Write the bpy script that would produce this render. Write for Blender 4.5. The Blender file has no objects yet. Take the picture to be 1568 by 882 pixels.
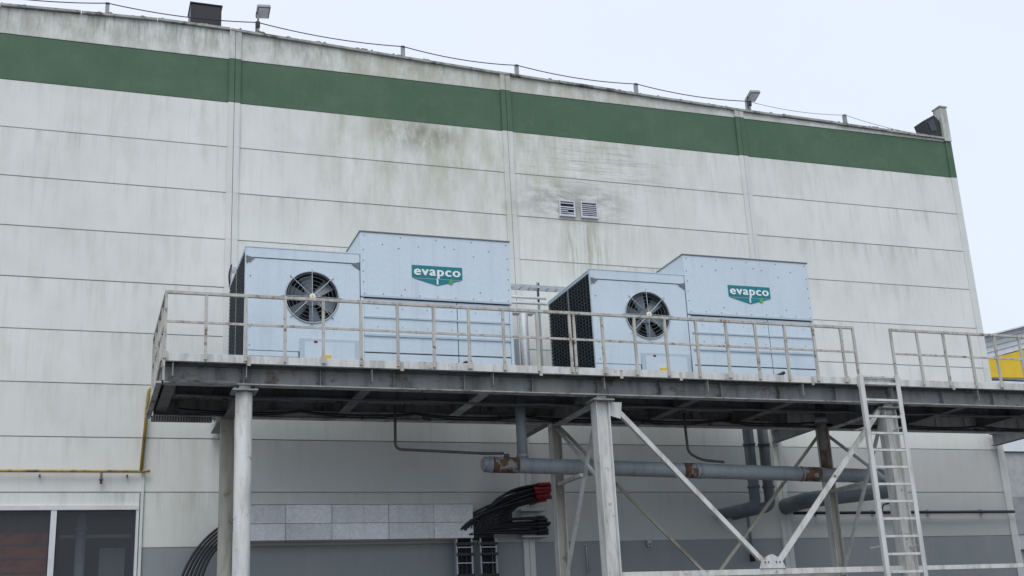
import bpy, bmesh, math, random
from mathutils import Vector, Matrix
random.seed(7)
S = bpy.context.scene
COL = S.collection

# ------------------------------------------------------------ node helpers
class NT:
    def __init__(s, name):
        s.m = bpy.data.materials.new(name); s.m.use_nodes = True
        s.t = s.m.node_tree; s.n = s.t.nodes; s.l = s.t.links
        s.b = s.n['Principled BSDF']
        s.co = s.n.new('ShaderNodeTexCoord').outputs['Object']
    def link(s, a, b): s.l.new(a, b)
    def mapping(s, sc, loc=(0,0,0), rot=(0,0,0)):
        m = s.n.new('ShaderNodeMapping'); m.inputs['Scale'].default_value = sc
        m.inputs['Location'].default_value = loc; m.inputs['Rotation'].default_value = rot
        s.link(s.co, m.inputs['Vector']); return m.outputs[0]
    def noise(s, sc=(1,1,1), scale=1, detail=6, rough=.6, loc=(0,0,0)):
        n = s.n.new('ShaderNodeTexNoise'); n.inputs['Scale'].default_value = scale
        n.inputs['Detail'].default_value = detail; n.inputs['Roughness'].default_value = rough
        s.link(s.mapping(sc, loc), n.inputs['Vector']); return n.outputs['Fac']
    def voro(s, sc=(1,1,1), scale=1):
        n = s.n.new('ShaderNodeTexVoronoi'); n.inputs['Scale'].default_value = scale
        s.link(s.mapping(sc), n.inputs['Vector'])
        b = s.n.new('ShaderNodeRGBToBW'); s.link(n.outputs['Color'], b.inputs[0]); return b.outputs[0]
    def sstep(s, v, a, b):
        n = s.n.new('ShaderNodeMapRange'); n.interpolation_type = 'SMOOTHSTEP'
        n.inputs['From Min'].default_value = a; n.inputs['From Max'].default_value = b
        s.link(v, n.inputs['Value']); return n.outputs['Result']
    def math(s, op, a, b=None, c=None):
        n = s.n.new('ShaderNodeMath'); n.operation = op
        for i, v in enumerate((a, b, c)):
            if v is None: continue
            if isinstance(v, (int, float)): n.inputs[i].default_value = v
            else: s.link(v, n.inputs[i])
        return n.outputs[0]
    def mix(s, f, a, b, mode='MIX'):
        n = s.n.new('ShaderNodeMix'); n.data_type = 'RGBA'; n.blend_type = mode
        for i, v in ((0, f), (6, a), (7, b)):
            if isinstance(v, (int, float)): n.inputs[i].default_value = v
            elif isinstance(v, tuple): n.inputs[i].default_value = v + (1,) if len(v) == 3 else v
            else: s.link(v, n.inputs[i])
        return n.outputs[2]
    def xyz(s):
        n = s.n.new('ShaderNodeSeparateXYZ'); s.link(s.co, n.inputs[0]); return n.outputs
    def base(s, c):
        if isinstance(c, tuple): s.b.inputs['Base Color'].default_value = c + (1,)
        else: s.link(c, s.b.inputs['Base Color'])
    def pr(s, rough=.6, metal=0., spec=.5):
        s.b.inputs['Roughness'].default_value = rough; s.b.inputs['Metallic'].default_value = metal
        s.b.inputs['Specular IOR Level'].default_value = spec
    def bump(s, h, st=.3, d=.01):
        n = s.n.new('ShaderNodeBump'); n.inputs['Strength'].default_value = st
        n.inputs['Distance'].default_value = d; s.link(h, n.inputs['Height'])
        s.link(n.outputs[0], s.b.inputs['Normal'])

def wall_mat(name, base, stained=True, grime=(.42,.42,.36), amt=1.0):
    t = NT(name); x, y, z = t.xyz()
    big = t.noise((.35,.35,.35), 1, 4, .6)
    vary = t.noise((1.2,1.2,1.2), 1, 5, .6, (5,2,1))
    c = t.mix(t.sstep(big,.3,.7), base, tuple(v*.92 for v in base))
    # every cast panel weathers a little differently
    row = t.math('FLOOR', t.math('DIVIDE', t.math('SUBTRACT', z, 13.12), 1.01))
    bay = t.math('FLOOR', t.math('DIVIDE', t.math('SUBTRACT', x, 2.69), 6.02))
    wn = t.n.new('ShaderNodeTexWhiteNoise'); wn.noise_dimensions = '2D'
    cb = t.n.new('ShaderNodeCombineXYZ'); t.link(row, cb.inputs[0]); t.link(bay, cb.inputs[1]); t.link(cb.outputs[0], wn.inputs['Vector'])
    c = t.mix(t.math('MULTIPLY', wn.outputs['Value'], .5), c, tuple(v*k for v,k in zip(base,(.88,.89,.87))))
    # streaks hanging from joints
    fr = t.math('FRACT', t.math('DIVIDE', t.math('SUBTRACT', 13.12+1.01*20, z), 1.01))
    fall = t.math('POWER', t.math('SUBTRACT', 1.0, fr), 1.6)
    st = t.sstep(t.noise((4,1,.35), 1, 7, .7), .42, .74)
    area = t.sstep(t.noise((.3,.3,.5), 1, 3, .5, (9,0,3)), .40, .66)
    d1 = t.math('MULTIPLY', t.math('MULTIPLY', st, fall), t.math('MULTIPLY_ADD', area, .5*amt, .25*amt))
    c = t.mix(d1, c, grime)
    st2 = t.sstep(t.noise((9,1,.6), 1, 5, .65, (3,7,0)), .50, .8)
    c = t.mix(t.math('MULTIPLY', st2, .25*amt), c, tuple(v*.9 for v in grime))
    st3 = t.sstep(t.noise((1.3,1,.45), 1, 7, .72, (1,4,8)), .48, .75)
    c = t.mix(t.math('MULTIPLY', st3, .34*amt), c, (.53,.54,.43))
    # thin dirt line along the joints
    jl = t.sstep(t.math('ABSOLUTE', t.math('SUBTRACT', fr, .5)), .47, .5)
    c = t.mix(t.math('MULTIPLY', jl, .16*amt), c, (.25,.25,.22))
    if stained:
        top = t.sstep(z, 13.4, 14.5)
        tn = t.sstep(t.noise((2.6,1,1.1), 1, 8, .72, (2,2,9)), .34, .62)
        c = t.mix(t.math('MULTIPLY', t.math('MULTIPLY', top, tn), .58), c, (.29,.29,.23))
        tl = t.sstep(t.noise((14,1,1.2), 1, 6, .7, (2,6,9)), .46, .66)
        c = t.mix(t.math('MULTIPLY', t.math('MULTIPLY', t.sstep(z,14.1,14.7), tl), .55), c, (.18,.18,.15))
        m = t.math('MULTIPLY', t.sstep(x, 3.0, 6.0), t.math('SUBTRACT', 1.0, t.sstep(x, 9, 16)))
        m = t.math('MULTIPLY', m, t.sstep(z, 8.8, 12.8))
        n2 = t.sstep(t.noise((1.8,1,.55), 1, 8, .72, (7,1,2)), .36, .66)
        c = t.mix(t.math('MULTIPLY', t.math('MULTIPLY', m, n2), .62), c, (.42,.42,.29))
        def blob(cx, cz, rx, rz):
            a = t.math('DIVIDE', t.math('SUBTRACT', x, cx), rx); b = t.math('DIVIDE', t.math('SUBTRACT', z, cz), rz)
            r = t.math('SQRT', t.math('ADD', t.math('MULTIPLY', a, a), t.math('MULTIPLY', b, b)))
            return t.math('SUBTRACT', 1.0, t.sstep(r, .1, 1.0))
        n3 = t.sstep(t.noise((3,1,1.5), 1, 7, .7, (0,1,5)), .33, .62)
        c = t.mix(t.math('MULTIPLY', t.math('MULTIPLY', blob(6.7,12.85,1.7,.62), n3), .72), c, (.22,.21,.15))
        n4 = t.sstep(t.noise((1.6,1,5), 1, 7, .7, (0,1,5)), .34, .60)
        c = t.mix(t.math('MULTIPLY', t.math('MULTIPLY', blob(10.2,11.5,2.0,.8), n4), .7), c, (.22,.21,.19))
        n5 = t.sstep(t.noise((7,1,.5), 1, 6, .7, (0,3,5)), .42, .62)
        c = t.mix(t.math('MULTIPLY', t.math('MULTIPLY', blob(10.4,10.5,1.0,1.3), n5), .7), c, (.33,.30,.20))
        n6 = t.sstep(t.noise((.8,1,13), 1, 6, .75, (0,3,5)), .48, .64)
        c = t.mix(t.math('MULTIPLY', t.math('MULTIPLY', blob(10.9,12.5,3.2,.95), n6), .62), c, (.36,.35,.30))
    c = t.mix(t.math('MULTIPLY', t.sstep(vary,.4,.8), .12), c, (.3,.3,.26))
    sp = t.sstep(t.noise((22,1,22), 1, 3, .6, (3,3,3)), .66, .74)
    c = t.mix(t.math('MULTIPLY', sp, .18), c, (.25,.25,.22))
    t.base(c); t.pr(.8, 0, .25)
    t.bump(t.noise((30,30,30), 1, 5, .7), .25, .004)
    return t.m

def metal_paint(name, base, rust=(.11,.055,.03), rmin=.55, rmax=.68, grime=(.15,.15,.13), g=.6, rough=.55, sc=4, metal=0.):
    t = NT(name)
    n = t.noise((sc,sc,sc), 1, 8, .7)
    c = t.mix(t.math('MULTIPLY', t.sstep(t.noise((sc*1.5,sc*1.5,sc*.3), 1, 6, .65, (3,3,3)), .4, .75), g), base, grime)
    c = t.mix(t.sstep(n, rmin, rmax), c, rust)
    t.base(c); t.pr(rough, metal); t.bump(n, .3, .004)
    return t.m

def galv(name, base, k=.18, sc=30, rough=.42, metal=.35, g=.35):
    t = NT(name)
    v = t.voro((1,1,1), sc)
    lo = tuple(b*(1-k) for b in base); hi = tuple(min(1,b*(1+k)) for b in base)
    c = t.mix(v, lo, hi)
    c = t.mix(t.math('MULTIPLY', t.sstep(t.noise((1.2,1.2,.5), 1, 6, .6), .42, .75), g), c, tuple(b*.75 for b in base))
    c = t.mix(t.math('MULTIPLY', t.sstep(t.noise((7,7,.5), 1, 5, .6,(4,4,1)), .50, .75), g*.6), c, tuple(b*.5 for b in base))
    t.base(c); t.pr(rough, metal)
    t.bump(t.noise((1.1,1.1,1.1), 1, 2, .5), .3, .03)
    return t.m

def plain(name, c, rough=.6, metal=0., var=.25):
    t = NT(name)
    cc = t.mix(t.sstep(t.noise((3,3,3), 1, 6, .65), .35, .75), c, tuple(v*(1-var) for v in c))
    t.base(cc); t.pr(rough, metal); return t.m

M = {}
M['wall'] = wall_mat('weathered_wall_paint', (.83,.835,.79))
M['pil'] = wall_mat('pilaster_paint', (.76,.77,.73), amt=.8)
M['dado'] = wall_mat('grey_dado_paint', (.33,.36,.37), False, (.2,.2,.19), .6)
M['low'] = wall_mat('lower_wall_paint_shaded', (.60,.61,.595), False, (.32,.32,.30), .6)  # wall paint greyed, the deck's shade put into its colour
M['joint'] = plain('joint_sealant', (.38,.38,.36), .9)
t = NT('green_stripe_paint'); x,y,z = t.xyz()
c = t.mix(t.sstep(t.noise((.5,1,.8),1,5,.6),.35,.7), (.080,.150,.090), (.100,.170,.112))
c = t.mix(t.math('MULTIPLY', t.sstep(t.noise((6,1,.5),1,6,.7),.5,.78),.35), c, (.05,.085,.055))
c = t.mix(t.math('MULTIPLY', t.sstep(t.noise((2,1,2),1,7,.7,(4,4,4)),.50,.70),.35), c, (.16,.21,.165))
c = t.mix(t.math('MULTIPLY', t.sstep(t.noise((9,1,1.5),1,6,.7,(4,8,4)),.58,.72),.35), c, (.045,.06,.045))
t.base(c); t.pr(.75,0,.25); M['green'] = t.m
M['coping'] = metal_paint('coping_concrete', (.42,.42,.38), (.09,.085,.07), .50, .66, (.20,.20,.17), .8, .85, 3)
M['steelw'] = metal_paint('worn_white_steel', (.68,.68,.65), (.20,.14,.09), .59, .72, (.36,.34,.29), .8)
M['rail'] = metal_paint('worn_railing_paint', (.54,.52,.47), (.15,.085,.05), .55, .68, (.26,.23,.19), .8, .6, 6)
M['edge'] = metal_paint('deck_edge_paint', (.70,.70,.67), (.18,.14,.10), .60, .72, (.34,.33,.30), .8, .6, 4)
M['beam'] = metal_paint('grimy_beam_steel', (.34,.345,.335), (.09,.065,.045), .52, .70, (.13,.125,.11), .9, .7, 2.2)
M['beamdk'] = metal_paint('dark_beam_steel', (.21,.215,.215), (.07,.05,.04), .54, .72, (.10,.098,.09), .8, .7, 2.2)
M['beamlt'] = metal_paint('flange_steel', (.55,.55,.53), (.13,.10,.07), .52, .68, (.24,.23,.20), .8, .7, 3)
M['deck'] = metal_paint('corrugated_deck_steel', (.22,.275,.32), (.09,.08,.075), .58, .76, (.12,.145,.16), .8, .6, 1.5)
M['pipe'] = metal_paint('grey_pipe_paint', (.31,.345,.365), (.17,.085,.05), .62, .76, (.19,.205,.21), .7, .5, 3)
M['pipedk'] = metal_paint('dark_pipe_paint', (.16,.18,.20), (.10,.06,.04), .66, .8, (.10,.11,.11), .7, .5, 3)
M['rust'] = metal_paint('rusty_band', (.15,.075,.045), (.28,.29,.29), .50, .56, (.07,.045,.03), .9, .8, 6)
M['rustp'] = metal_paint('rusty_downpipe', (.19,.18,.16), (.12,.06,.04), .44, .60, (.09,.07,.055), .9, .8, 4)
M['brown'] = metal_paint('brown_pipe_paint', (.13,.115,.10), (.13,.07,.045), .60, .75, (.06,.05,.05), .7)
M['colold'] = metal_paint('mossy_column_paint', (.50,.48,.40), (.17,.13,.08), .55, .72, (.26,.24,.17), .9, .6, 3)
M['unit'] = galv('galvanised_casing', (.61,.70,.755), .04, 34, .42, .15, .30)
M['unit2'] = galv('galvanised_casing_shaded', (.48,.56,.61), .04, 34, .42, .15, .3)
M['duct'] = galv('galvanised_duct', (.62,.64,.64), .13, 26, .38, .25, .6)
M['duct2'] = galv('galvanised_duct_light', (.74,.76,.76), .12, 26, .38, .2, .5)
M['black'] = plain('black_plastic', (.014,.015,.018), .45)
M['louvre'] = plain('dark_louvre_plastic', (.050,.062,.070), .5)
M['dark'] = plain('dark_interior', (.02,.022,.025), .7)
M['fan'] = plain('fan_metal', (.20,.235,.26), .4, .2)
M['wire'] = plain('guard_wire', (.45,.48,.50), .4, .3)
M['rivet'] = plain('rivet_head', (.17,.19,.20), .5)
M['teal'] = plain('teal_sign_paint', (.0,.205,.235), .5, 0, .1)
M['white'] = plain('white_paint', (.85,.86,.87), .5, 0, .05)
M['leaf'] = plain('green_sign_paint', (.12,.42,.16), .5)
M['yellow'] = metal_paint('yellow_pipe_paint', (.46,.32,.06), (.16,.10,.06), .48, .64, (.25,.18,.07), .8)
M['yellowp'] = plain('yellow_cladding', (.82,.55,.02), .5, 0, .1)
M['red'] = plain('red_plastic', (.24,.010,.016), .5)
M['redrefl'] = plain('red_window_reflection', (.42,.10,.06), .6, 0, .6)  # red for boxes behind the glass that stand in for warm reflections
M['frame'] = plain('white_window_frame', (.72,.73,.73), .5, 0, .15)
M['vent'] = plain('vent_aluminium', (.64,.67,.72), .45, .1)
M['annexw'] = plain('annex_white_cladding', (.76,.79,.82), .6, 0, .12)
M['annexg'] = plain('annex_grey_cladding', (.42,.43,.43), .7)
M['intg'] = plain('interior_grey', (.28,.29,.30), .7)
M['lamp'] = plain('floodlight_housing', (.33,.34,.35), .5)
t = NT('window_glass'); t.base((.05,.055,.06)); t.pr(.03, 0, .8)
tr = t.n.new('ShaderNodeBsdfTransparent'); tr.inputs[0].default_value = (.85,.88,.88,1)
mx = t.n.new('ShaderNodeMixShader'); mx.inputs[0].default_value = .45
t.link(tr.outputs[0], mx.inputs[1]); t.link(t.b.outputs[0], mx.inputs[2])
t.link(mx.outputs[0], t.n['Material Output'].inputs[0]); M['glass'] = t.m
t = NT('asphalt_ground')
c = t.mix(t.sstep(t.noise((.3,.3,.3),1,6,.6),.35,.7), (.055,.055,.056), (.085,.084,.08))
c = t.mix(t.sstep(t.noise((60,60,60),1,3,.6),.5,.8), c, (.13,.13,.125))
t.base(c); t.pr(.85); t.bump(t.noise((80,80,80),1,3,.6),.4,.01); M['asphalt'] = t.m

# ------------------------------------------------------------ geometry helpers
class MB:
    def __init__(s, name, parent=None):
        s.bm = bmesh.new(); s.mats = []; s.name = name; s.parent = parent
    def mi(s, k):
        if k not in s.mats: s.mats.append(k)
        return s.mats.index(k)
    def face(s, pts, k, smooth=False):
        f = s.bm.faces.new([s.bm.verts.new(p) for p in pts]); f.material_index = s.mi(k); f.smooth = smooth; return f
    def box(s, a, b, k, rot=None, piv=None):
        x0,y0,z0 = a; x1,y1,z1 = b
        v = [Vector((x,y,z)) for x in (x0,x1) for y in (y0,y1) for z in (z0,z1)]
        if rot is not None:
            p = Vector(piv) if piv else (Vector(a)+Vector(b))/2
            v = [rot @ (q-p) + p for q in v]
        vs = [s.bm.verts.new(q) for q in v]; m = s.mi(k)
        for f in ((0,1,3,2),(4,6,7,5),(0,4,5,1),(2,3,7,6),(0,2,6,4),(1,5,7,3)):
            s.bm.faces.new([vs[i] for i in f]).material_index = m
    def prism(s, xz, y0, y1, k):
        m = s.mi(k)
        A = [s.bm.verts.new((x,y0,z)) for x,z in xz]; B = [s.bm.verts.new((x,y1,z)) for x,z in xz]
        n = len(xz)
        s.bm.faces.new(A).material_index = m; s.bm.faces.new(B[::-1]).material_index = m
        for i in range(n):
            s.bm.faces.new([A[i],A[(i+1)%n],B[(i+1)%n],B[i]][::-1]).material_index = m
    def cyl(s, p, q, r, k, n=16, r2=None, caps=True):
        p, q = Vector(p), Vector(q); d = (q-p).normalized()
        u = d.orthogonal().normalized(); w = d.cross(u); m = s.mi(k); r2 = r if r2 is None else r2
        A = [s.bm.verts.new(p + (u*math.cos(a)+w*math.sin(a))*r) for a in [2*math.pi*i/n for i in range(n)]]
        B = [s.bm.verts.new(q + (u*math.cos(a)+w*math.sin(a))*r2) for a in [2*math.pi*i/n for i in range(n)]]
        for i in range(n):
            f = s.bm.faces.new([A[i],A[(i+1)%n],B[(i+1)%n],B[i]]); f.material_index = m; f.smooth = True
        if caps:
            s.bm.faces.new(A[::-1]).material_index = m; s.bm.faces.new(B).material_index = m
    def bar(s, p, q, w, h, k):
        p, q = Vector(p), Vector(q); d = (q-p).normalized()
        yv = Vector((0,1,0)) if abs(d.y) < .9 else Vector((1,0,0))
        u = d.cross(yv).normalized(); v = d.cross(u).normalized(); m = s.mi(k)
        vs = [s.bm.verts.new(c + u*a*h/2 + v*b*w/2) for c in (p,q) for a,b in ((-1,-1),(1,-1),(1,1),(-1,1))]
        for f in ((0,1,2,3),(7,6,5,4),(0,4,5,1),(1,5,6,2),(2,6,7,3),(3,7,4,0)):
            s.bm.faces.new([vs[i] for i in f]).material_index = m
    def path(s, pts, r, k, n=12, bend=0.0):
        P = [Vector(p) for p in pts]
        if bend > 0 and len(P) > 2:
            out = [P[0]]
            for i in range(1, len(P)-1):
                a = (P[i-1]-P[i]); b = (P[i+1]-P[i]); bb = min(bend, a.length*.45, b.length*.45)
                s0 = P[i]+a.normalized()*bb; s1 = P[i]+b.normalized()*bb
                for j in range(7):
                    tt = j/6; out.append(s0*(1-tt)**2 + P[i]*2*tt*(1-tt) + s1*tt**2)
            out.append(P[-1]); P = out
        rings = []; m = s.mi(k); u = None
        for i, p in enumerate(P):
            d = (P[min(i+1,len(P)-1)] - P[max(i-1,0)]).normalized()
            if u is None: u = d.orthogonal().normalized()
            else: u = (u - d*u.dot(d)).normalized()
            w = d.cross(u)
            rings.append([s.bm.verts.new(p+(u*math.cos(a)+w*math.sin(a))*r) for a in [2*math.pi*j/n for j in range(n)]])
        for A,B in zip(rings, rings[1:]):
            for i in range(n):
                f = s.bm.faces.new([A[i],A[(i+1)%n],B[(i+1)%n],B[i]]); f.material_index = m; f.smooth = True
        s.bm.faces.new(rings[0][::-1]).material_index = m; s.bm.faces.new(rings[-1]).material_index = m
    def done(s, bevel=0):
        bmesh.ops.recalc_face_normals(s.bm, faces=s.bm.faces[:])
        me = bpy.data.meshes.new(s.name); s.bm.to_mesh(me); s.bm.free()
        for k in s.mats: me.materials.append(M[k])
        o = bpy.data.objects.new(s.name, me); COL.objects.link(o)
        if s.parent: o.parent = s.parent
        if bevel:
            b = o.modifiers.new('bevel','BEVEL'); b.width = bevel; b.segments = 2; b.limit_method = 'ANGLE'; b.angle_limit = math.radians(50)
        return o
def group(name):
    e = bpy.data.objects.new(name, None); COL.objects.link(e); return e
def bez(p0,p1,p2,p3,n=18):
    return [tuple((Vector(p0)*(1-t)**3+Vector(p1)*3*t*(1-t)**2+Vector(p2)*3*t*t*(1-t)+Vector(p3)*t**3)) for t in [i/n for i in range(n+1)]]

# ------------------------------------------------------------ ground
g = MB('ground'); g.face([(-600,-600,0),(600,-600,0),(600,600,0),(-600,600,0)], 'asphalt'); g.done()

# ------------------------------------------------------------ main building
bld = group('industrial_building')
TOP = [(-27.4,13.5),(-1.93,14.69),(1.0,14.80),(2.69,14.78),(8.71,14.51),(14.72,14.30),(20.95,14.17)]
def top(x):
    for (a,za),(b,zb) in zip(TOP, TOP[1:]):
        if x <= b: return za+(zb-za)*(x-a)/(b-a)
    return TOP[-1][1]
PX = [2.69+6.02*i for i in range(-5,3)]
edges = PX + [20.95]
wp = MB('wall_panels', bld)
G = .008
rows = [13.12-1.01*k for k in range(0,13)]+[0.0]
for i in range(len(edges)-1):
    x0 = edges[i]+.10; x1 = edges[i+1]-(.10 if i < len(edges)-2 else 0)
    xs = [x0]+[p[0] for p in TOP if x0 < p[0] < x1]+[x1]
    poly = [(x0,14.12),(x1,14.12)]+[(x,top(x)) for x in xs[::-1]]
    wp.prism(poly, 0, .15, 'wall')
    wp.box((x0,0.004,13.12+G),(x1,.15,14.105),'green')
    for zt, zb in zip(rows, rows[1:]):
        segs = [(x0,x1)]
        if zt < 5.1:
            if x0 > 2: pass
            elif x1 > 1.2: segs = [(1.22,x1)]
            else: segs = []
        for a,b in segs:
            dy = random.uniform(-.003,.003)
            k = 'dado' if zt <= 4.1 else ('low' if zt < 6.1 and x0 > 2 else 'wall')  # rows below the deck take the wall colour with its shade painted in
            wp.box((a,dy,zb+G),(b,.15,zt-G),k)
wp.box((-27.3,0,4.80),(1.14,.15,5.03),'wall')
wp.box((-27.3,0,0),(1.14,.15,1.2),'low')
wp.done(.004)
w2 = MB('pilasters', bld)
for x in PX:
    zb = 0 if x > 2 else 5.05
    w2.box((x-.125,-.05,zb),(x-.01,.10,13.11),'pil'); w2.box((x+.0,-.045,zb),(x+.12,.10,13.11),'pil')
    w2.box((x-.125,-.05,13.12),(x-.01,.10,14.11),'green'); w2.box((x+.0,-.045,13.12),(x+.12,.10,14.11),'green')
    w2.box((x-.125,-.05,14.12),(x-.01,.10,top(x)+.02),'pil'); w2.box((x,-.045,14.12),(x+.12,.10,top(x)+.02),'pil')
w2.box((20.80,-.035,0),(20.985,.12,13.11),'pil'); w2.box((20.80,-.035,13.12),(20.985,.12,14.11),'green')
w2.box((20.78,-.06,14.12),(20.99,.22,15.08),'pil'); w2.box((20.76,-.08,15.08),(21.01,.24,15.12),'coping')
w2.box((1.155,-.05,0),(1.21,.10,6.4),'pil')
w2.done(.004)
bk = MB('wall_core', bld)
bk.box((1.16,.016,0),(20.90,.35,14.1),'joint'); bk.box((-27.3,.016,5.031),(1.16,.35,13.4),'joint')
bk.box((20.90,.125,0),(20.948,32,14.08),'wall')
bk.box((-27.4,.125,5.1),(-27.35,32,13.4),'wall')
bk.box((-27.3,31.9,0),(20.9,32,13.4),'wall')
bk.face([(-27.3,.2,13.42),(-1,.2,14.2),(-1,32,14.2),(-27.3,32,13.42)],'coping')
bk.face([(-1,.2,14.2),(20.9,.2,13.9),(20.9,32,13.9),(-1,32,14.2)],'coping')
bk.done()
cp = MB('parapet_coping', bld)
xx = -27.4
while xx < 20.95:
    x1 = min(xx+1.5+random.uniform(-.02,.02), 20.78)
    if x1 - xx < .1: break
    dz = random.uniform(-.008,.012)
    cp.prism([(xx+.006,top(xx)+dz),(x1-.006,top(x1)+dz),(x1-.006,top(x1)+.055+dz),(xx+.006,top(xx)+.055+dz)], -.06, .25, 'coping'); xx = x1
for i in range(90):     # moss tufts and debris on the coping
    x = random.uniform(-10,20.5); zz = top(x)+.055; w_ = random.uniform(.02,.09); h_ = random.uniform(.008,.035)
    cp.prism([(x-w_,zz),(x+w_,zz),(x+w_*.4,zz+h_),(x-w_*.5,zz+h_*.8)], -.05, .1, 'beamdk')
cp.done(.004)
for vi,(a,b,z0,z1) in enumerate(((9.84,10.22,11.17,11.55),(10.36,10.77,11.17,11.56))):
    v = MB('wall_vent', bld)
    v.box((a,-.05,z0),(a+.03,-.005,z1),'vent'); v.box((b-.03,-.05,z0),(b,-.005,z1),'vent')
    v.box((a+.03,-.05,z1-.03),(b-.03,-.005,z1),'vent'); v.box((a+.03,-.05,z0),(b-.03,-.005,z0+.03),'vent')
    v.box((a+.03,-.010,z0+.03),(b-.03,-.005,z1-.03),'dark')
    for i in range(7):
        z = z0+.06+i*.045
        if vi == 0 and i == 5: continue
        v.box((a+.03,-.052,z-.022),(b-.03 if not (vi==0 and i==2) else b-.17,-.012,z-.012),'vent', Matrix.Rotation(math.radians(50),3,'X'))
    v.done()
wn = MB('strip_window', bld)
wx = [1.14-i*1.46 for i in range(0,19)]
for i in range(len(wx)-1):
    b, a = wx[i], wx[i+1]
    wn.box((a-.05,-.03,1.25),(a+.05,.10,4.72),'frame')
    wn.face([(a+.06,.05,1.25),(b-.05,.05,1.25),(b-.05,.05,4.72),(a+.06,.05,4.72)],'glass')
wn.box((1.09,-.03,1.25),(1.14,.10,4.72),'frame')
wn.box((-27.3,-.04,4.72),(1.14,.12,4.795),'frame'); wn.box((-27.3,-.06,1.2),(1.14,.12,1.25),'frame')
wn.box((-27.3,1.6,0),(1.10,1.7,4.8),'dark')
wn.box((1.10,.16,0),(1.15,1.7,4.8),'intg')
wn.box((-27.3,.16,4.8),(1.10,1.7,4.84),'dark')
for i in range(9):  # red and brown boxes added to imitate reflections in the panes
    x = -.40-2.9*i
    wn.box((x-1.9,.34,1.0),(x,.6,4.36),'redrefl'); wn.box((x-1.9,.5,4.36),(x,.6,4.7),'brown')
    for k in range(12): wn.box((x-1.9,.325,1.5+k*.24),(x,.338,1.52+k*.24),'brown')
    wn.box((x-.9,.31,1.0),(x-.84,.324,4.36),'brown')
wn.cyl((.16,.45,0),(.16,.45,4.78),.09,'intg'); wn.cyl((.16,.45,4.40),(.16,.45,4.45),.11,'intg')
wn.box((.5,.6,1),(.95,.7,4.1),'intg'); wn.box((-.2,.7,4.3),(1.05,.75,4.36),'annexg'); wn.box((.3,.8,1),(1.0,.9,3.6),'redrefl')
wn.done()

# ------------------------------------------------------------ roof furniture
rs = MB('roof_safety_line')
posts = [-5.9,-2.9,.09,3.15,6.36,9.05,12.06,15.07,17.87,20.7]
for x in posts:
    z = top(x)
    rs.box((x-.04,.04,z+.05),(x+.04,.12,z+(.36 if x<20 else .12)),'lamp')
    rs.box((x-.06,.0,z+.05),(x+.06,.16,z+.07),'lamp')
for a, b in zip(posts, posts[1:]):
    pts = []
    for i in range(13):
        tt = i/12; za = top(a)+(.33 if a<20 else .1); zb = top(b)+(.33 if b<20 else .1)
        pts.append((a+(b-a)*tt,.03,za+(zb-za)*tt-.09*4*tt*(1-tt)))
    rs.path(pts,.011 if a < 15 else .007,'black' if a < 15 else 'lamp',6)
rs.done()
for (x,dz,d) in ((3.15,.62,1),(15.07,.5,1)):
    fl = MB('roof_floodlight'); z = top(x)+.05
    fl.cyl((x,-.02,z),(x,-.02,z+dz-.1),.025,'lamp',8)
    R = Matrix.Rotation(math.radians(-22),3,'X')@Matrix.Rotation(math.radians(-8*d),3,'Y')
    fl.box((x-.04,-.20,z+dz-.14),(x+.24,.12,z+dz-.06),'lamp',R)
    fl.box((x-.01,-.18,z+dz-.16),(x+.21,.08,z+dz-.142),'white',R)
    fl.box((x-.05,-.04,z+dz-.17),(x+.06,.0,z+dz-.13),'black')
    fl.box((x-.05,-.06,z+.12),(x+.04,.0,z+.26),'black')
    fl.done(.008)
bx = MB('roof_vent_box'); bx.box((1.76,.15,14.7),(2.40,.75,15.42),'black'); bx.box((1.74,.13,15.42),(2.42,.77,15.45),'black')
bx.box((1.80,.14,14.95),(2.36,.148,15.36),'black'); bx.done(.01)
bx = MB('roof_horn_box')
bx.prism([(20.24,14.66),(20.60,14.86),(20.76,14.70),(20.74,14.26),(20.36,14.24)],.0,.4,'black'); bx.prism([(20.36,14.62),(20.56,14.74),(20.62,14.40),(20.42,14.36)],-.02,-.002,'louvre')
bx.cyl((20.55,.2,14.0),(20.55,.2,14.4),.03,'lamp',8); bx.done(.01)

# ------------------------------------------------------------ steel platform
pf = group('steel_platform')
X0, X1 = 1.20, 21.6; YF, YR = -4.4, -1.5; ZD = 6.56
dk = MB('deck', pf)
dk.box((X0+.03,YF+.02,ZD-.02),(X1,YR,ZD-.004),'deck')
for i in range(int((X1-X0)/.15)):
    x = X0+.06+i*.15
    dk.prism([(x,ZD-.021),(x+.03,ZD-.06),(x+.08,ZD-.06),(x+.11,ZD-.021)], YF+.06, YR-.02, 'deck')
dk.done()
eg = MB('deck_edge', pf)
joints = [1.2,2.50,5.0,7.46,8.98,10.15,12.9,13.9,16.1,18.4,21.6]
for a,b in zip(joints, joints[1:]):
    dz = random.uniform(-.008,.008)
    eg.box((a+.004,YF-.01,ZD-.125+dz),(b-.004,YF+.012,ZD+.005+dz),'edge')
    eg.box((a+.004,YF+.014,ZD-.004+dz),(b-.004,YF+.10,ZD+.004+dz),'edge')
    eg.box((a+.004,YF+.014,ZD-.125+dz),(b-.004,YF+.07,ZD-.118+dz),'edge')
    eg.box((b-.03,YF-.016,ZD-.17),(b+.03,YF-.011,ZD-.02),'rail')
eg.box((X0-.01,YF+.013,ZD-.125),(X0+.012,YR,ZD+.005),'edge')
eg.box((X0+.1,YR-.01,ZD-.125),(X1,YR+.01,ZD+.005),'edge')
eg.done(.003)
bm_ = MB('beams', pf)
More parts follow.
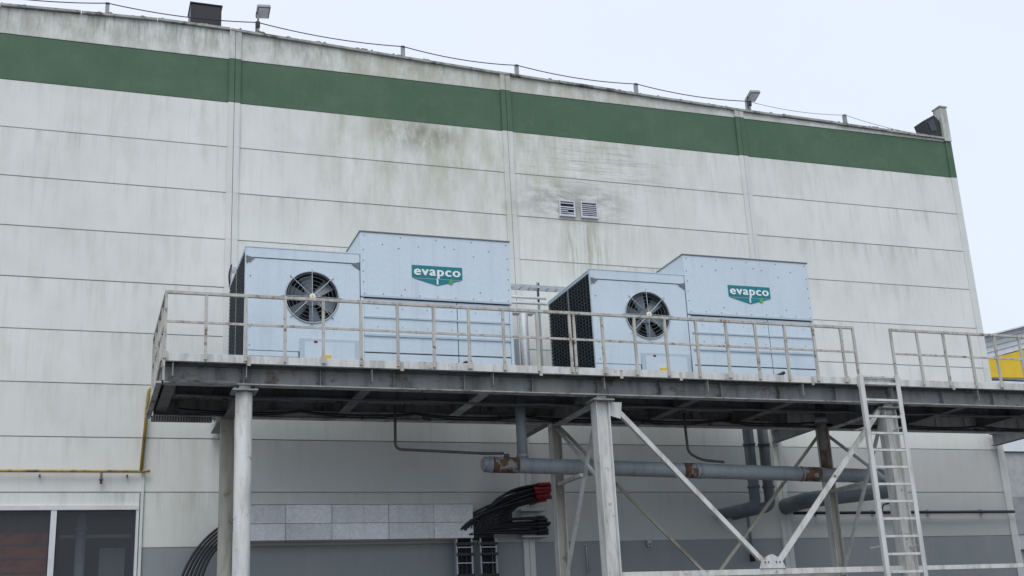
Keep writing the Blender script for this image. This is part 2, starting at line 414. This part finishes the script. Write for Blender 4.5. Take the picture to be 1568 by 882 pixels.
def ibeam_x(xa,xb,y,z0,z1,fw=.10,web='beam',fl='beamlt',stiff=None,tf=None):
    bm_.box((xa,y-.01,z0+.02),(xb,y+.01,z1-.02),web)
    bm_.box((xa,y-fw,z0),(xb,y+fw,z0+.018),fl); bm_.box((xa,y-fw,z1-.018),(xb,y+fw,z1),tf or fl)
    if stiff:
        x = xa+stiff
        while x < xb-.1:
            bm_.box((x-.008,y-fw+.01,z0+.02),(x+.008,y-.011,z1-.02),web)
            for bz in (z0+.08,z1-.08):
                for s_ in (-.04,.04): bm_.cyl((x+s_,y-.011,bz),(x+s_,y-.028,bz),.014,'beamdk',6)
            x += stiff
def ibeam_y(x,ya,yb,z0,z1,fw=.09,web='beamdk',fl='beamdk'):
    bm_.box((x-.01,ya,z0+.02),(x+.01,yb,z1-.02),web)
    bm_.box((x-fw,ya,z0),(x+fw,yb,z0+.018),fl); bm_.box((x-fw,ya,z1-.018),(x+fw,yb,z1),fl)
ibeam_x(X0+.02,X1,-4.12,6.13,6.435,.10,'beam','beamlt',1.23,'beamdk')
ibeam_x(X0+.02,X1,-1.75,6.10,6.43,.10,'beam','beamlt',1.5)
ibeam_x(X0+.3,X1,-2.9,6.22,6.43,.07,'beamdk','beamdk')
CX = [2.47,8.66,14.68,20.7]
for x in [1.34,2.47,4.5,6.6,8.66,10.7,12.7,14.68,16.7,18.7,20.7]:
    zz = 6.02 if x in CX else 6.16
    ibeam_y(x,-4.0,-1.86,zz,6.42,.09,'beam' if x in CX else 'beamdk','beamlt' if x in (8.66,14.68,6.6) else 'beamdk')
    bm_.prism([(x-.006,6.42),(x+.006,6.42),(x+.006,6.2),(x-.006,6.2)],-4.38,-4.23,'beam')
for x in CX: ibeam_y(x,-1.64,-.06,6.14,6.42)
x = 13.9
while x < 21:
    bm_.box((x,-1.875,6.16),(x+.72,-1.86,6.41),'edge'); x += .745
x = 3.1
while x < 13.5:
    bm_.box((x,-1.875,6.13),(x+1.42,-1.86,6.23),'beamlt'); x += 1.5
bm_.box((X0-.02,-4.02,6.14),(X0+.0,-1.5,6.42),'beam')
bm_.box((X0-.10,-4.3,6.10),(X0-.02,-1.5,6.13),'beamlt')
bm_.box((X0-.02,-1.9,5.98),(2.2,-1.86,6.08),'beamdk')
for i in range(24):
    bm_.box((X0+i*.045,-1.92,5.985),(X0+.02+i*.045,-1.90,6.075),'beamlt')
bm_.box((X0+.1,-4.235,6.14),(2.34,-4.222,6.18),'beamdk')
for (y,r,sag,k) in ((-2.3,.018,.05,'black'),(-2.24,.014,.08,'black'),(-3.4,.02,.03,'pipedk')):
    pts=[]
    for i in range(61):
        x = 1.6+i*.3; ph=(i%7)/7; pts.append((x,y,6.13-sag*4*ph*(1-ph)))
    bm_.path(pts,r,k,6)
bm_.done()
cl = MB('columns', pf)
YC = -4.1
for i,x in enumerate(CX):
    if i == 0:
        cl.cyl((x,YC,.02),(x,YC,6.02),.135,'steelw',24)
    else:
        cl.box((x-.13,YC-.13,.02),(x-.112,YC+.13,6.02),'steelw'); cl.box((x+.112,YC-.13,.02),(x+.13,YC+.13,6.02),'steelw')
        cl.box((x-.110,YC-.06,.02),(x+.110,YC-.045,6.02),'steelw')
        cl.box((x-.110,YC+.09,.02),(x+.110,YC+.10,6.02),'steelw')
    cl.box((x-.2,YC-.2,6.022),(x+.2,YC+.2,6.05),'beam'); cl.box((x-.2,YC-.2,0),(x+.2,YC+.2,.03),'beam')
    cl.box((x-.09,YC-.1,6.052),(x+.09,YC+.1,6.128),'beam')
    for bxx in (-.16,.16): cl.cyl((x+bxx,YC-.16,5.99),(x+bxx,YC-.16,6.07),.016,'beamdk',6)
    if i == 0: cl.cyl((x,-1.9,.02),(x,-1.9,6.08),.12,'colold',24)
    else:
        cl.box((x-.10,-2.0,.02),(x-.085,-1.8,6.08),'steelw'); cl.box((x+.085,-2.0,.02),(x+.10,-1.8,6.08),'steelw'); cl.box((x-.083,-1.91,.02),(x+.083,-1.895,6.08),'colold')
    cl.box((x-.16,-2.06,0),(x+.16,-1.74,.03),'beam')
cl.done(.004)
br = MB('bracing', pf)
xa, xb, xm = 8.66, 14.68, 11.76
br.bar((xa+.13,-4.1,6.08),(xm-.08,-4.1,3.13),.08,.085,'steelw'); br.bar((xb-.13,-4.1,6.05),(xm+.10,-4.1,3.13),.08,.085,'steelw')
br.bar((xa+.13,-4.1,3.03),(xb-.13,-4.1,3.03),.09,.10,'steelw')
br.prism([(xm-.27,3.085),(xm+.27,3.085),(xm+.2,3.24),(xm+.03,3.33),(xm-.03,3.33),(xm-.2,3.24)],-4.16,-4.145,'steelw')
for bx_ in (-.15,-.08,.08,.15): br.cyl((xm+bx_,-4.175,3.2-.03*abs(bx_)),(xm+bx_,-4.16,3.2-.03*abs(bx_)),.016,'rivet',8)
br.prism([(xa+.13,6.02),(xa+.40,6.02),(xa+.36,5.72),(xa+.13,5.78)],-4.16,-4.145,'steelw')
br.bar((xa+.10,-1.9,6.02),(xm-.15,-1.9,3.2),.05,.055,'colold'); br.bar((xb-.1,-1.9,5.95),(xm+.15,-1.9,3.2),.05,.055,'colold')
br.bar((xa+.1,-1.9,3.1),(xb-.1,-1.9,3.1),.06,.06,'colold')
for x in (xa,xb):
    br.bar((x,-3.97,5.95),(x,-2.0,3.1),.05,.06,'steelw'); br.bar((x+.02,-2.0,5.95),(x+.02,-3.97,4.6),.05,.05,'steelw')
br.bar((xb+.13,-4.1,3.03),(20.57,-4.1,3.03),.08,.08,'steelw')
br.done(.003)

# ------------------------------------------------------------ guard railing
gr = MB('guard_railing')
ZR = 7.54
def rail_run(xs, y, xa, xb):
    for i, x in enumerate(xs):
        lean = random.uniform(-.008,.008)
        gr.bar((x,y,ZD-.10),(x+lean,y,ZR-.025),.044,.046,'rail')
        if i % 4 == 0: gr.box((x-.05,y-.03,ZD-.10),(x+.05,y-.024,ZD+.02),'rail')
    gr.box((xa-.02,y-.025,ZR-.025),(xb+.02,y+.025,ZR+.025),'rail')
    gr.box((xa,y-.015,7.04),(xb,y+.005,7.08),'rail')
yr = YF-.03
rail_run([1.2+.622*i for i in range(21)]+[13.92], yr, 1.2, 13.92)
gr.box((8.10,yr-.02,ZD-.1),(8.145,yr+.02,ZR-.026),'rail')
rail_run([14.78+.62*i for i in range(12)], yr, 14.78, 21.6)
for y in (yr+.01,yr+.75,yr+1.5,yr+2.25,YR+.02): gr.box((1.18,y-.02,ZD-.45 if y<yr+.1 else ZD-.12),(1.217,y+.02,ZR-.026),'rail')
gr.box((1.175,yr+.026,ZR-.024),(1.225,YR,ZR+.022),'rail'); gr.box((1.19,yr+.006,7.045),(1.21,YR,7.079),'rail')
gr.bar((1.16,yr+.05,ZD-.1),(1.16,YR-.3,6.12),.03,.05,'rail')
gr.done(.004)

# ------------------------------------------------------------ ladder
ld = MB('access_ladder')
for x in (13.93,14.74):
    ld.box((x-.045,-4.50,.15),(x+.045,-4.475,6.62),'steelw'); ld.box((x-.045 if x<14 else x+.03,-4.474,.15),(x-.03 if x<14 else x+.045,-4.42,6.62),'steelw')
z = .40
while z < 6.5:
    ld.box((13.98,-4.495,z-.022),(14.69,-4.455,z+.022),'steelw'); z += .318
ld.box((13.88,-4.47,6.56),(14.80,-4.412,6.60),'edge')
for z in (1.2,3.4,5.6):
    ld.box((13.93,-4.42,z),(13.96,-4.05,z+.03),'steelw'); ld.box((14.72,-4.42,z),(14.75,-4.05,z+.03),'steelw')
ld.done(.004)

# ------------------------------------------------------------ cooling towers
def cooling_tower(x0):
    e = group('cooling_tower')
    yf, yb, zb = -3.5, -1.32, 6.62
    xs, xe = x0+1.98, x0+4.78; zl, zt = 8.71, 9.13
    c = MB('casing', e)
    c.box((x0+.02,yf+.06,6.56),(xe-.02,yb-.02,zb),'beam')
    cx, cz, r = x0+1.13, 7.87, .46
    N = 48; inner=[]; outer=[]; m = c.mi('unit')
    xl, xr, z0, z1 = x0+.0, xs-.012, 6.90, 8.52
    hw_l, hw_r, hz_d, hz_u = cx-xl, xr-cx, cz-z0, z1-cz
    angs = sorted(set([2*math.pi*i/N for i in range(N)]+[math.atan2(a,b)%(2*math.pi) for a,b in ((hz_u,hw_r),(hz_u,-hw_l),(-hz_d,-hw_l),(-hz_d,hw_r))]))
    for a in angs:
        ca, sa = math.cos(a), math.sin(a)
        k = min((hw_r/ca if ca>1e-9 else 1e9),(hw_l/-ca if ca<-1e-9 else 1e9),(hz_u/sa if sa>1e-9 else 1e9),(hz_d/-sa if sa<-1e-9 else 1e9))
        inner.append((cx+r*ca,cz+r*sa)); outer.append((cx+k*ca,cz+k*sa))
    I = [c.bm.verts.new((p[0],yf,p[1])) for p in inner]; O = [c.bm.verts.new((p[0],yf,p[1])) for p in outer]
    B = [c.bm.verts.new((p[0],yf+.30,p[1])) for p in inner]
    n = len(I); md = c.mi('louvre')
    for i in range(n):
        j=(i+1)%n
        c.bm.faces.new([O[i],O[j],I[j],I[i]]).material_index = m
        f=c.bm.faces.new([I[i],I[j],B[j],B[i]]); f.material_index = md; f.smooth=True
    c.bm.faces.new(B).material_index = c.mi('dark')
    c.box((x0,yf-.012,8.535),(xs-.01,yf+.03,zl),'unit'); c.box((x0+.01,yf+.004,8.518),(xs-.02,yf+.03,8.536),'rivet')
    c.box((x0,yf-.004,6.80),(x0+.9,yf+.03,6.885),'unit'); c.box((x0,yf-.004,zb),(x0+.9,yf+.03,6.785),'unit')
    c.box((x0+.01,yf+.004,6.78),(x0+.9,yf+.03,6.905),'rivet')
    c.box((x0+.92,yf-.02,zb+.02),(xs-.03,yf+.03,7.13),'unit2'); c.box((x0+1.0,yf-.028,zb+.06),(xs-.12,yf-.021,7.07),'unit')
    c.box((x0+.012,yb-.03,zb),(xs,yb,zl-.01),'unit'); c.box((x0-.01,yf-.02,zl),(xs-.001,yb+.01,zl+.02),'unit')
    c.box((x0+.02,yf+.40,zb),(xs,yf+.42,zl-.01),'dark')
    for (gx,gz,s1) in ((xs-.012,8.50,-1),(x0+.004,8.50,1),(xs-.012,6.98,-1)):
        c.prism([(gx,gz-.08),(gx+.15*s1,gz+.02),(gx,gz+.06)] if s1<0 else [(gx,gz-.08),(gx,gz+.06),(gx+.15,gz+.02)],yf-.016,yf-.013,'rivet')
    c.path([(cx+r*1.0*math.cos(a),yf-.012,cz+r*1.0*math.sin(a)) for a in [2*math.pi*i/40 for i in range(41)]],.014,'wire',6)
    for rr in (.15,.22,.29,.36,.42):
        c.path([(cx+rr*math.cos(a),yf-.03,cz+rr*math.sin(a)) for a in [2*math.pi*i/32 for i in range(33)]],.0035,'fan',5)
    for i in range(8):
        a = math.pi/4*i
        c.cyl((cx+.05*math.cos(a),yf-.045,cz+.05*math.sin(a)),(cx+.53*math.cos(a),yf-.012,cz+.53*math.sin(a)),.008,'wire',6)
    c.cyl((cx,yf-.07,cz),(cx,yf-.02,cz),.05,'white',16); c.cyl((cx,yf-.075,cz),(cx,yf-.0705,cz),.02,'yellowp',12)
    c.cyl((cx,yf+.10,cz),(cx,yf+.22,cz),.13,'fan',20)
    for i in range(6):
        a = math.pi/3*i+.3+x0; d = Vector((math.cos(a),0,math.sin(a))); w = Vector((-math.sin(a),0,math.cos(a)))
        o = Vector((cx,yf+.13,cz)); yv = Vector((0,1,0))
        c.face([o+d*.12-w*.06-yv*.03,o+d*.43-w*.13-yv*.03,o+d*.43+w*.11+yv*.04,o+d*.12+w*.06+yv*.03],'fan')
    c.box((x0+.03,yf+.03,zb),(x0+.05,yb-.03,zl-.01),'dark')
    c.box((x0-.012,yf+.0,zb),(x0-.001,yf+.05,zl-.01),'unit'); c.box((x0-.012,yb-.05,zb),(x0+.011,yb-.0,zl-.01),'unit')
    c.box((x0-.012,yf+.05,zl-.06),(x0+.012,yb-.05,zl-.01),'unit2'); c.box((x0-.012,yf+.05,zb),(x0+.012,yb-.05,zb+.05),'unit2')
    R = Matrix.Rotation(math.radians(35),3,'Y')
    zz = zb+.09
    while zz < zl-.09:
        c.box((x0-.024,yf+.055,zz-.004),(x0+.028,yb-.055,zz+.004),'louvre',R); zz += .07
    for i in range(1,15):
        y = yf+.05+i*.14
        c.box((x0-.020,y-.006,zb+.05),(x0+.02,y+.006,zl-.06),'louvre')
    c.box((x0-.026,yf+1.05,zb+.05),(x0-.0,yf+1.10,zl-.06),'fan')
    c.box((xs,yf-.02,7.935),(xe,yb,zt),'unit')
    c.box((xs-.015,yf-.035,zt),(xe+.015,yb+.01,zt+.022),'rivet')
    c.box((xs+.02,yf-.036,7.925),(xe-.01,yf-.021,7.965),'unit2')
    c.box((xs+.03,yf+.035,zb),(xe-.03,yb-.003,7.93),'rivet')
    for a,b in ((zb+.03,6.92),(6.945,7.235),(7.26,7.555),(7.58,7.905)):
        c.box((xs+.060,yf-.0,a),(xs+1.748,yf+.028,b),'unit'); c.box((xs+1.764,yf-.0,a),(xe-.060,yf+.028,b),'unit')
    c.box((xs+.060,yf-.022,7.225),(xe-.060,yf-.001,7.262),'unit2'); c.box((xs+.060,yf-.018,7.555),(xe-.060,yf-.001,7.585),'unit2')
    c.box((xs-.0,yf-.014,zb),(xs+.055,yf+.03,7.915),'unit'); c.box((xe-.055,yf-.014,zb),(xe,yf+.03,7.915),'unit')
    for i in range(9):
        x = xs+.07+i*(xe-xs-.14)/8
        for z in ((9.07,7.99) if i % 2 == 0 else (8.92,7.995)):
            c.cyl((x,yf-.028,z),(x,yf-.02,z),.010,'rivet',8)
    for z in (8.2,8.4,8.6,8.8):
        c.cyl((xs+.05,yf-.028,z),(xs+.05,yf-.02,z),.010,'rivet',8); c.cyl((xe-.05,yf-.028,z),(xe-.05,yf-.02,z),.010,'rivet',8)
    for x,z in ((xs+.7,8.86),(xs+1.55,8.95),(xs+2.1,8.8),(xs+.8,8.1),(xs+2.2,8.12)):
        c.cyl((x,yf-.028,z),(x,yf-.02,z),.011,'rivet',8)
    for i in range(6):
        for z in (7.4,7.74): c.cyl((xs+.3+i*.45,yf-.008,z),(xs+.3+i*.45,yf-.0,z),.008,'rivet',8)
    for z in (6.98,7.3,8.2,8.45):
        c.cyl((x0+.08,yf-.01,z),(x0+.08,yf,z),.010,'rivet',8)
    c.cyl((xs+1.86,yf+.0,6.76),(xs+1.86,yf-.09,6.76),.06,'black',14); c.cyl((xs+1.95,yf,6.83),(xs+1.95,yf-.06,6.83),.03,'black',10)
    c.cyl((xs+.75,yf-.1,6.7),(xs+1.2,yf-.1,6.7),.03,'wire',8)
    c.box((x0+1.28,yf-.10,6.66),(x0+1.44,yf-.03,6.83),'yellowp')
    c.box((x0+1.16,yf-.03,7.05),(x0+1.22,yf-.0285,7.09),'red')
    c.done(.003)
    s = MB('company_sign', e); ys = yf-.026
    lx, lz = xs+.93, 8.335
    s.prism([(lx,lz),(lx+.94,lz),(lx+.94,lz+.235),(lx,lz+.235)], ys, yf-.021, 'teal')
    s.prism([(lx+.02,lz-.012),(lx+.92,lz-.012),(lx+.47,lz-.135)], ys, yf-.021, 'teal')
    s.prism([(lx+.455,lz-.11),(lx+.485,lz-.11),(lx+.485,lz),(lx+.455,lz)], ys-.003, ys-.0005, 'white')
    s.cyl((lx+.72,ys-.006,lz-.055),(lx+.72,ys+.0,lz-.055),.045,'leaf',14)
    s.prism([(lx+.685,lz-.05),(lx+.755,lz-.05),(lx+.73,lz+.03)], ys-.007, ys-.0062, 'leaf')
    s.done()
    cu = bpy.data.curves.new('sign_text','FONT'); cu.body = 'evapco'; cu.size = .235; cu.extrude = .002
    cu.align_x = 'CENTER'; cu.align_y='CENTER'; cu.space_character = 1.14
    to = bpy.data.objects.new('tmp', cu); COL.objects.link(to); bpy.context.view_layer.update()
    me = bpy.data.meshes.new_from_object(to.evaluated_get(bpy.context.evaluated_depsgraph_get())); bpy.data.objects.remove(to)
    me.materials.clear(); me.materials.append(M['white'])
    for q,(ox,oz) in enumerate(((-.010,0),(.010,0),(0,.005),(0,-.005))):   # doubled strokes make the lettering bold
        o = bpy.data.objects.new('sign_text', me); COL.objects.link(o)
        o.rotation_euler = (math.radians(90),0,0); o.scale = (1.16,1,1); o.location = (lx+.47+ox, ys-.004-.0006*q, lz+.125+oz); o.parent = e
    return e
cooling_tower(2.54); cooling_tower(8.92)

sv = MB('service_duct')
sv.box((7.62,-1.9,6.56),(8.02,-1.4,7.75),'pipe'); sv.cyl((8.25,-1.6,6.56),(8.25,-1.6,8.35),.09,'duct2')
sv.cyl((7.95,-1.2,6.56),(7.95,-1.2,8.7),.14,'pipe'); sv.box((7.7,-1.35,8.45),(8.6,-1.15,8.52),'duct2')
sv.done(.006)
ct = MB('rear_cable_tray')
for y in (-.95,-.75): ct.box((2.62,y,9.14),(9.6,y+.015,9.20),'wire')
for i in range(34): ct.box((2.7+i*.2,-.934,9.15),(2.73+i*.2,-.751,9.165),'wire')
for x in (2.60,8.9): ct.box((x-.02,-.86,6.56),(x+.02,-.82,9.30),'wire'); ct.path([(x,-.9,9.25),(x-.05,-.95,9.05),(x-.02,-.9,8.8)],.018,'black',6,.1)
ct.done()
rp = MB('coolant_pipe')
for z in (8.78,8.9): rp.cyl((7.3,-1.0,z),(9.0,-1.0,z),.03,'duct2',10)
rp.done()

# ------------------------------------------------------------ piping below the deck
hp = MB('header_pipe')
def hz(x): return 5.11-(x-6.84)*.021
hp.cyl((6.88,-2.9,hz(6.88)),(15.45,-2.9,hz(15.45)),.14,'pipe',28)
hp.cyl((6.83,-2.9,hz(6.83)),(6.88,-2.9,hz(6.88)),.10,'pipe',28,.14)
for a,b in ((7.0,7.5),(10.80,11.08),(13.36,13.80)): hp.cyl((a,-2.9,hz(a)),(b,-2.9,hz(b)),.143,'rust',28)
for a in (6.97,8.9,11.15,13.38,15.2): hp.cyl((a,-2.9,hz(a)),(a+.03,-2.9,hz(a)),.150,'pipe',28)
hp.cyl((7.60,-2.9,5.2),(7.60,-2.9,6.5),.095,'pipe',20); hp.cyl((7.6,-2.9,5.24),(7.6,-2.9,5.3),.11,'pipe',20)
hp.cyl((14.0,-2.9,5.0),(14.0,-2.9,6.5),.10,'rustp',20); hp.cyl((14.0,-2.9,6.0),(14.0,-2.9,6.1),.12,'pipe',20)
hp.cyl((7.3,-2.9,5.24),(7.3,-2.9,5.3),.05,'brown',12)
for x in (8.66,14.68):
    hp.box((x-.05,-3.1,hz(x)-.20),(x+.05,-2.01,hz(x)-.145),'steelw')
hp.done()
bp = MB('drain_pipe')
bp.path([(5.33,-2.6,6.2),(5.32,-2.6,5.42),(7.0,-2.6,5.36),(7.3,-2.75,5.34)],.026,'brown',10,.12); bp.done()
bp = MB('drain_pipe')
bp.path([(11.10,-2.6,6.2),(11.12,-2.6,5.42),(11.4,-2.6,5.28),(11.8,-2.75,5.22)],.026,'brown',10,.12); bp.done()
dp = MB('return_pipe')
for x in (13.50,13.86):
    dp.path([(x,-.9,6.6),(x,-.9,4.62),(x-.35,-.9,4.55),(x-.40,-.05,4.55)],.115,'pipedk',20,.28)
    for z in (5.9,5.0): dp.cyl((x,-.9,z),(x,-.9,z+.05),.135,'pipedk',20)
dp.done()
dp = MB('insulated_pipe')
dp.path([(14.75,-.05,4.72),(14.75,-.9,4.74),(15.3,-.9,4.80),(17.2,-.9,4.98)],.17,'pipedk',20,.3); dp.done()
tp = MB('wall_conduit')
tp.cyl((14.9,-.12,4.57),(20.9,-.12,4.57),.035,'black',10)
for x in (15.5,17,18.5,20): tp.box((x-.02,-.09,4.5),(x+.02,-.004,4.64),'wire')
tp.path([(17.2,-.12,4.57),(17.25,-.12,4.75),(17.6,-.12,4.8)],.02,'black',8,.08)
tp.path([(13.75,-.12,4.5),(13.75,-.12,3.65)],.035,'pipedk',10); tp.cyl((13.75,-.12,3.55),(13.75,-.12,3.72),.055,'black',10)
tp.path([(9.95,-.04,3.92),(9.95,-.04,2.2)],.012,'wire',8); tp.path([(9.88,-.04,3.96),(9.95,-.04,3.96),(9.98,-.04,3.4)],.012,'wire',8,.03)
tp.done()
so = MB('wall_socket'); so.box((11.33,-.07,3.90),(11.43,-.004,4.03),'wire'); so.cyl((11.38,-.09,3.95),(11.38,-.07,3.95),.03,'rivet',12); so.done(.01)
yp = MB('gas_pipe')
yp.path([(2.6,-.1,7.0),(1.22,-.1,7.0),(1.14,-.1,5.41)],.032,'yellow',10,.12); yp.path([(1.3,-.1,5.42),(1.14,-.1,5.41),(-27,-.1,5.36)],.028,'yellow',10,.02)
yp.cyl((.45,-.1,5.4),(.45,-.1,5.18),.022,'brown',8); yp.cyl((.45,-.1,5.24),(.45,-.1,5.28),.035,'brown',8)
for x in (.9,-.6,-2.1): yp.box((x-.015,-.1,5.31),(x+.015,-.004,5.35),'brown')
yp.done()

# ------------------------------------------------------------ duct + cables on the wall
du = MB('cable_duct')
cuts = [3.0,3.75,4.62,5.72,6.62,7.42]
for k,(a,b) in enumerate(zip(cuts,cuts[1:])):
    du.box((a+.003,-.42,4.09),(b-.003,-.004,4.395),'duct' if k%2 else 'duct2'); du.box((a+.003,-.425,4.40),(b-.003,-.004,4.745),'duct2' if k in (1,4) else 'duct')
    du.box((b-.022,-.432,4.085),(b-.008,-.426,4.75),'duct2')
    for z in (4.14,4.35,4.45,4.70): du.cyl((a+.06,-.43,z),(a+.06,-.42,z),.008,'rivet',6)
du.box((2.98,-.44,4.75),(7.44,-.004,4.757),'duct2')
du.done(.004)
tr = MB('vertical_cable_tray')
for a,b in ((7.07,7.38),(7.56,7.88)):
    for x in (a,b): tr.box((x-.014,-.40,.5),(x+.014,-.28,4.08),'wire')
    z = .6
    while z < 4.05: tr.box((a+.015,-.43,z),(b-.015,-.405,z+.02),'wire'); z += .3
    for i in range(6):
        x = a+.04+i*.046; tr.path([(x,-.36,.5),(x+random.uniform(-.015,.015),-.37,2.5),(x,-.36,4.07)],.021,'black',8)
    for z in (3.35,3.75,3.95): tr.box((a-.02,-.46,z),(b+.02,-.435,z+.05),'black')
tr.done()
cb = MB('power_cable_bundle')
for i in range(16):
    a = 7.08+.05*i; ex = 8.62+random.uniform(0,.14); ez = 4.80+.021*i+random.uniform(-.01,.01); yy = -.42-.05*(i%4)
    cb.path(bez((a,-.36,4.05),(a+.0,-.45,4.50+.02*i),(7.9+random.uniform(-.15,.25),yy-.05,4.55+.03*i+random.uniform(-.06,.06)),(ex,yy,ez)),.023,'black',8)
    cb.cyl((ex,yy,ez),(ex+.24+random.uniform(0,.16),yy,ez+.02+random.uniform(-.02,.02)),.040,'red',10)
for i in range(14):
    a = 7.12+.054*i; ez = 4.16+.024*i; yy = -.42-.05*(i%3); q = random.uniform(-.06,.06)
    cb.path(bez((a,-.36,4.05),(a,-.42,4.25+.02*i),(8.2,yy,4.10+.028*i+q),(8.72+random.uniform(0,.1),yy,ez)),.023,'black',8)
    cb.cyl((8.74,yy,ez),(8.90+random.uniform(0,.1),yy,ez+random.uniform(-.02,.02)),.034,'black',8)
for i in range(8):
    cb.path(bez((7.42,-.3,4.2+.05*i),(7.6,-.4,4.25+.06*i),(7.9,-.45,4.3+.07*i),(8.4+.05*i,-.5,4.75+.04*i)),.022,'black',8)
cb.box((8.74,-.36,4.78),(8.84,-.02,5.10),'black'); cb.box((8.2,-.3,4.32),(8.28,-.02,4.60),'black'); cb.box((8.45,-.36,4.62),(9.0,-.02,4.66),'wire'); cb.box((8.45,-.36,4.10),(9.0,-.02,4.13),'wire')
cb.done()
cb = MB('black_cable_bundle')
for i in range(6):
    o = i*.085
    cb.path(bez((1.72+o,-.3,2.2),(1.75+o,-.3,3.5),(2.1+o*.5,-.25,4.25-.03*i),(3.02,-.25,4.60-.075*i)),.024,'black',8)
cb.done()

# ------------------------------------------------------------ annex behind to the right
ax = group('warehouse_building')
a = MB('walls', ax)
Y0 = 16.6
def za(x): return 13.95+(x-35.7)*.25
a.prism([(30,za(30)-.9),(56,za(56)-.9),(56,za(56)),(30,za(30))],Y0,Y0+14,'annexw')
a.prism([(30,za(30)+.003),(56,za(56)+.003),(56,za(56)+.06),(30,za(30)+.06)],Y0-.4,Y0+14.4,'annexw')
a.box((30,Y0+.05,12.25),(56,Y0+13.9,13.3),'annexw')
a.prism([(32,12.22),(56,12.6),(56,za(56)-.95),(36,13.08)],Y0-.02,Y0+.045,'yellowp')
for k in (.22,.45,.68): a.prism([(30,za(30)-k),(56,za(56)-k),(56,za(56)-k+.02),(30,za(30)-k+.02)],Y0-.03,Y0-.002,'annexg')
a.box((30,Y0+.03,9.85),(56,Y0+14,12.15),'annexw'); a.box((30,Y0-.1,9.15),(56,Y0+14,9.82),'annexw')
a.box((30,Y0+.02,5.2),(56,Y0+14,9.12),'annexg')
a.box((30,Y0+.3,0),(56,Y0+14,5.18),'annexg')
for i in range(16): a.box((31+i*1.6,Y0-.01,5.2),(31.12+i*1.6,Y0+.015,9.1),'annexw')
for i in range(8): a.box((32+i*3,Y0-.02,5.8),(34+i*3,Y0+.012,7.3),'intg')
a.done()

# ------------------------------------------------------------ world, sun, camera
w = bpy.data.worlds.new('World'); S.world = w; w.use_nodes = True
nt = w.node_tree; bg = nt.nodes['Background']
sky = nt.nodes.new('ShaderNodeTexSky'); sky.sky_type = 'NISHITA'; sky.sun_disc = False
EL, AZ = math.radians(58), math.radians(205)
sky.sun_elevation = EL; sky.sun_rotation = AZ
mx = nt.nodes.new('ShaderNodeMix'); mx.data_type = 'RGBA'; mx.inputs[0].default_value = .93
nt.links.new(sky.outputs[0], mx.inputs[6])
tc = nt.nodes.new('ShaderNodeTexCoord'); nz = nt.nodes.new('ShaderNodeTexNoise'); nz.inputs['Scale'].default_value = 1.6; nz.inputs['Detail'].default_value = 4
nt.links.new(tc.outputs['Generated'], nz.inputs['Vector'])
m2 = nt.nodes.new('ShaderNodeMix'); m2.data_type = 'RGBA'; nt.links.new(nz.outputs['Fac'], m2.inputs[0])
m2.inputs[6].default_value = (7.1,8.2,10.2,1); m2.inputs[7].default_value = (9.3,9.7,10.5,1)
nt.links.new(m2.outputs[2], mx.inputs[7]); nt.links.new(mx.outputs[2], bg.inputs['Color']); bg.inputs['Strength'].default_value = .103
sl = bpy.data.lights.new('sun','SUN'); sl.energy = 1.4; sl.angle = math.radians(35); sl.color = (1,.98,.95)
so = bpy.data.objects.new('sun', sl); COL.objects.link(so)
dirv = Vector((math.sin(AZ)*math.cos(EL), math.cos(AZ)*math.cos(EL), math.sin(EL)))
so.rotation_euler = dirv.to_track_quat('Z','Y').to_euler(); so.location = dirv*60

cam = bpy.data.cameras.new('camera'); co = bpy.data.objects.new('camera', cam); COL.objects.link(co)
XA = Vector((5306,313,1860)).normalized(); ZA = Vector((-319,-5941,1860)).normalized(); ZA = (ZA-XA*ZA.dot(XA)).normalized(); YA = ZA.cross(XA)
right = Vector((XA.x,YA.x,ZA.x)); up = -Vector((XA.y,YA.y,ZA.y)); fwd = Vector((XA.z,YA.z,ZA.z))
mt = Matrix((right,up,-fwd)).transposed().to_4x4(); mt.translation = (0,-23.4,1.6); co.matrix_world = mt
cam.sensor_width = 36; cam.lens = 1860/1568*36; cam.clip_end = 2000
S.camera = co
S.view_settings.view_transform = 'Standard'; S.view_settings.look = 'None'; S.view_settings.exposure = 0
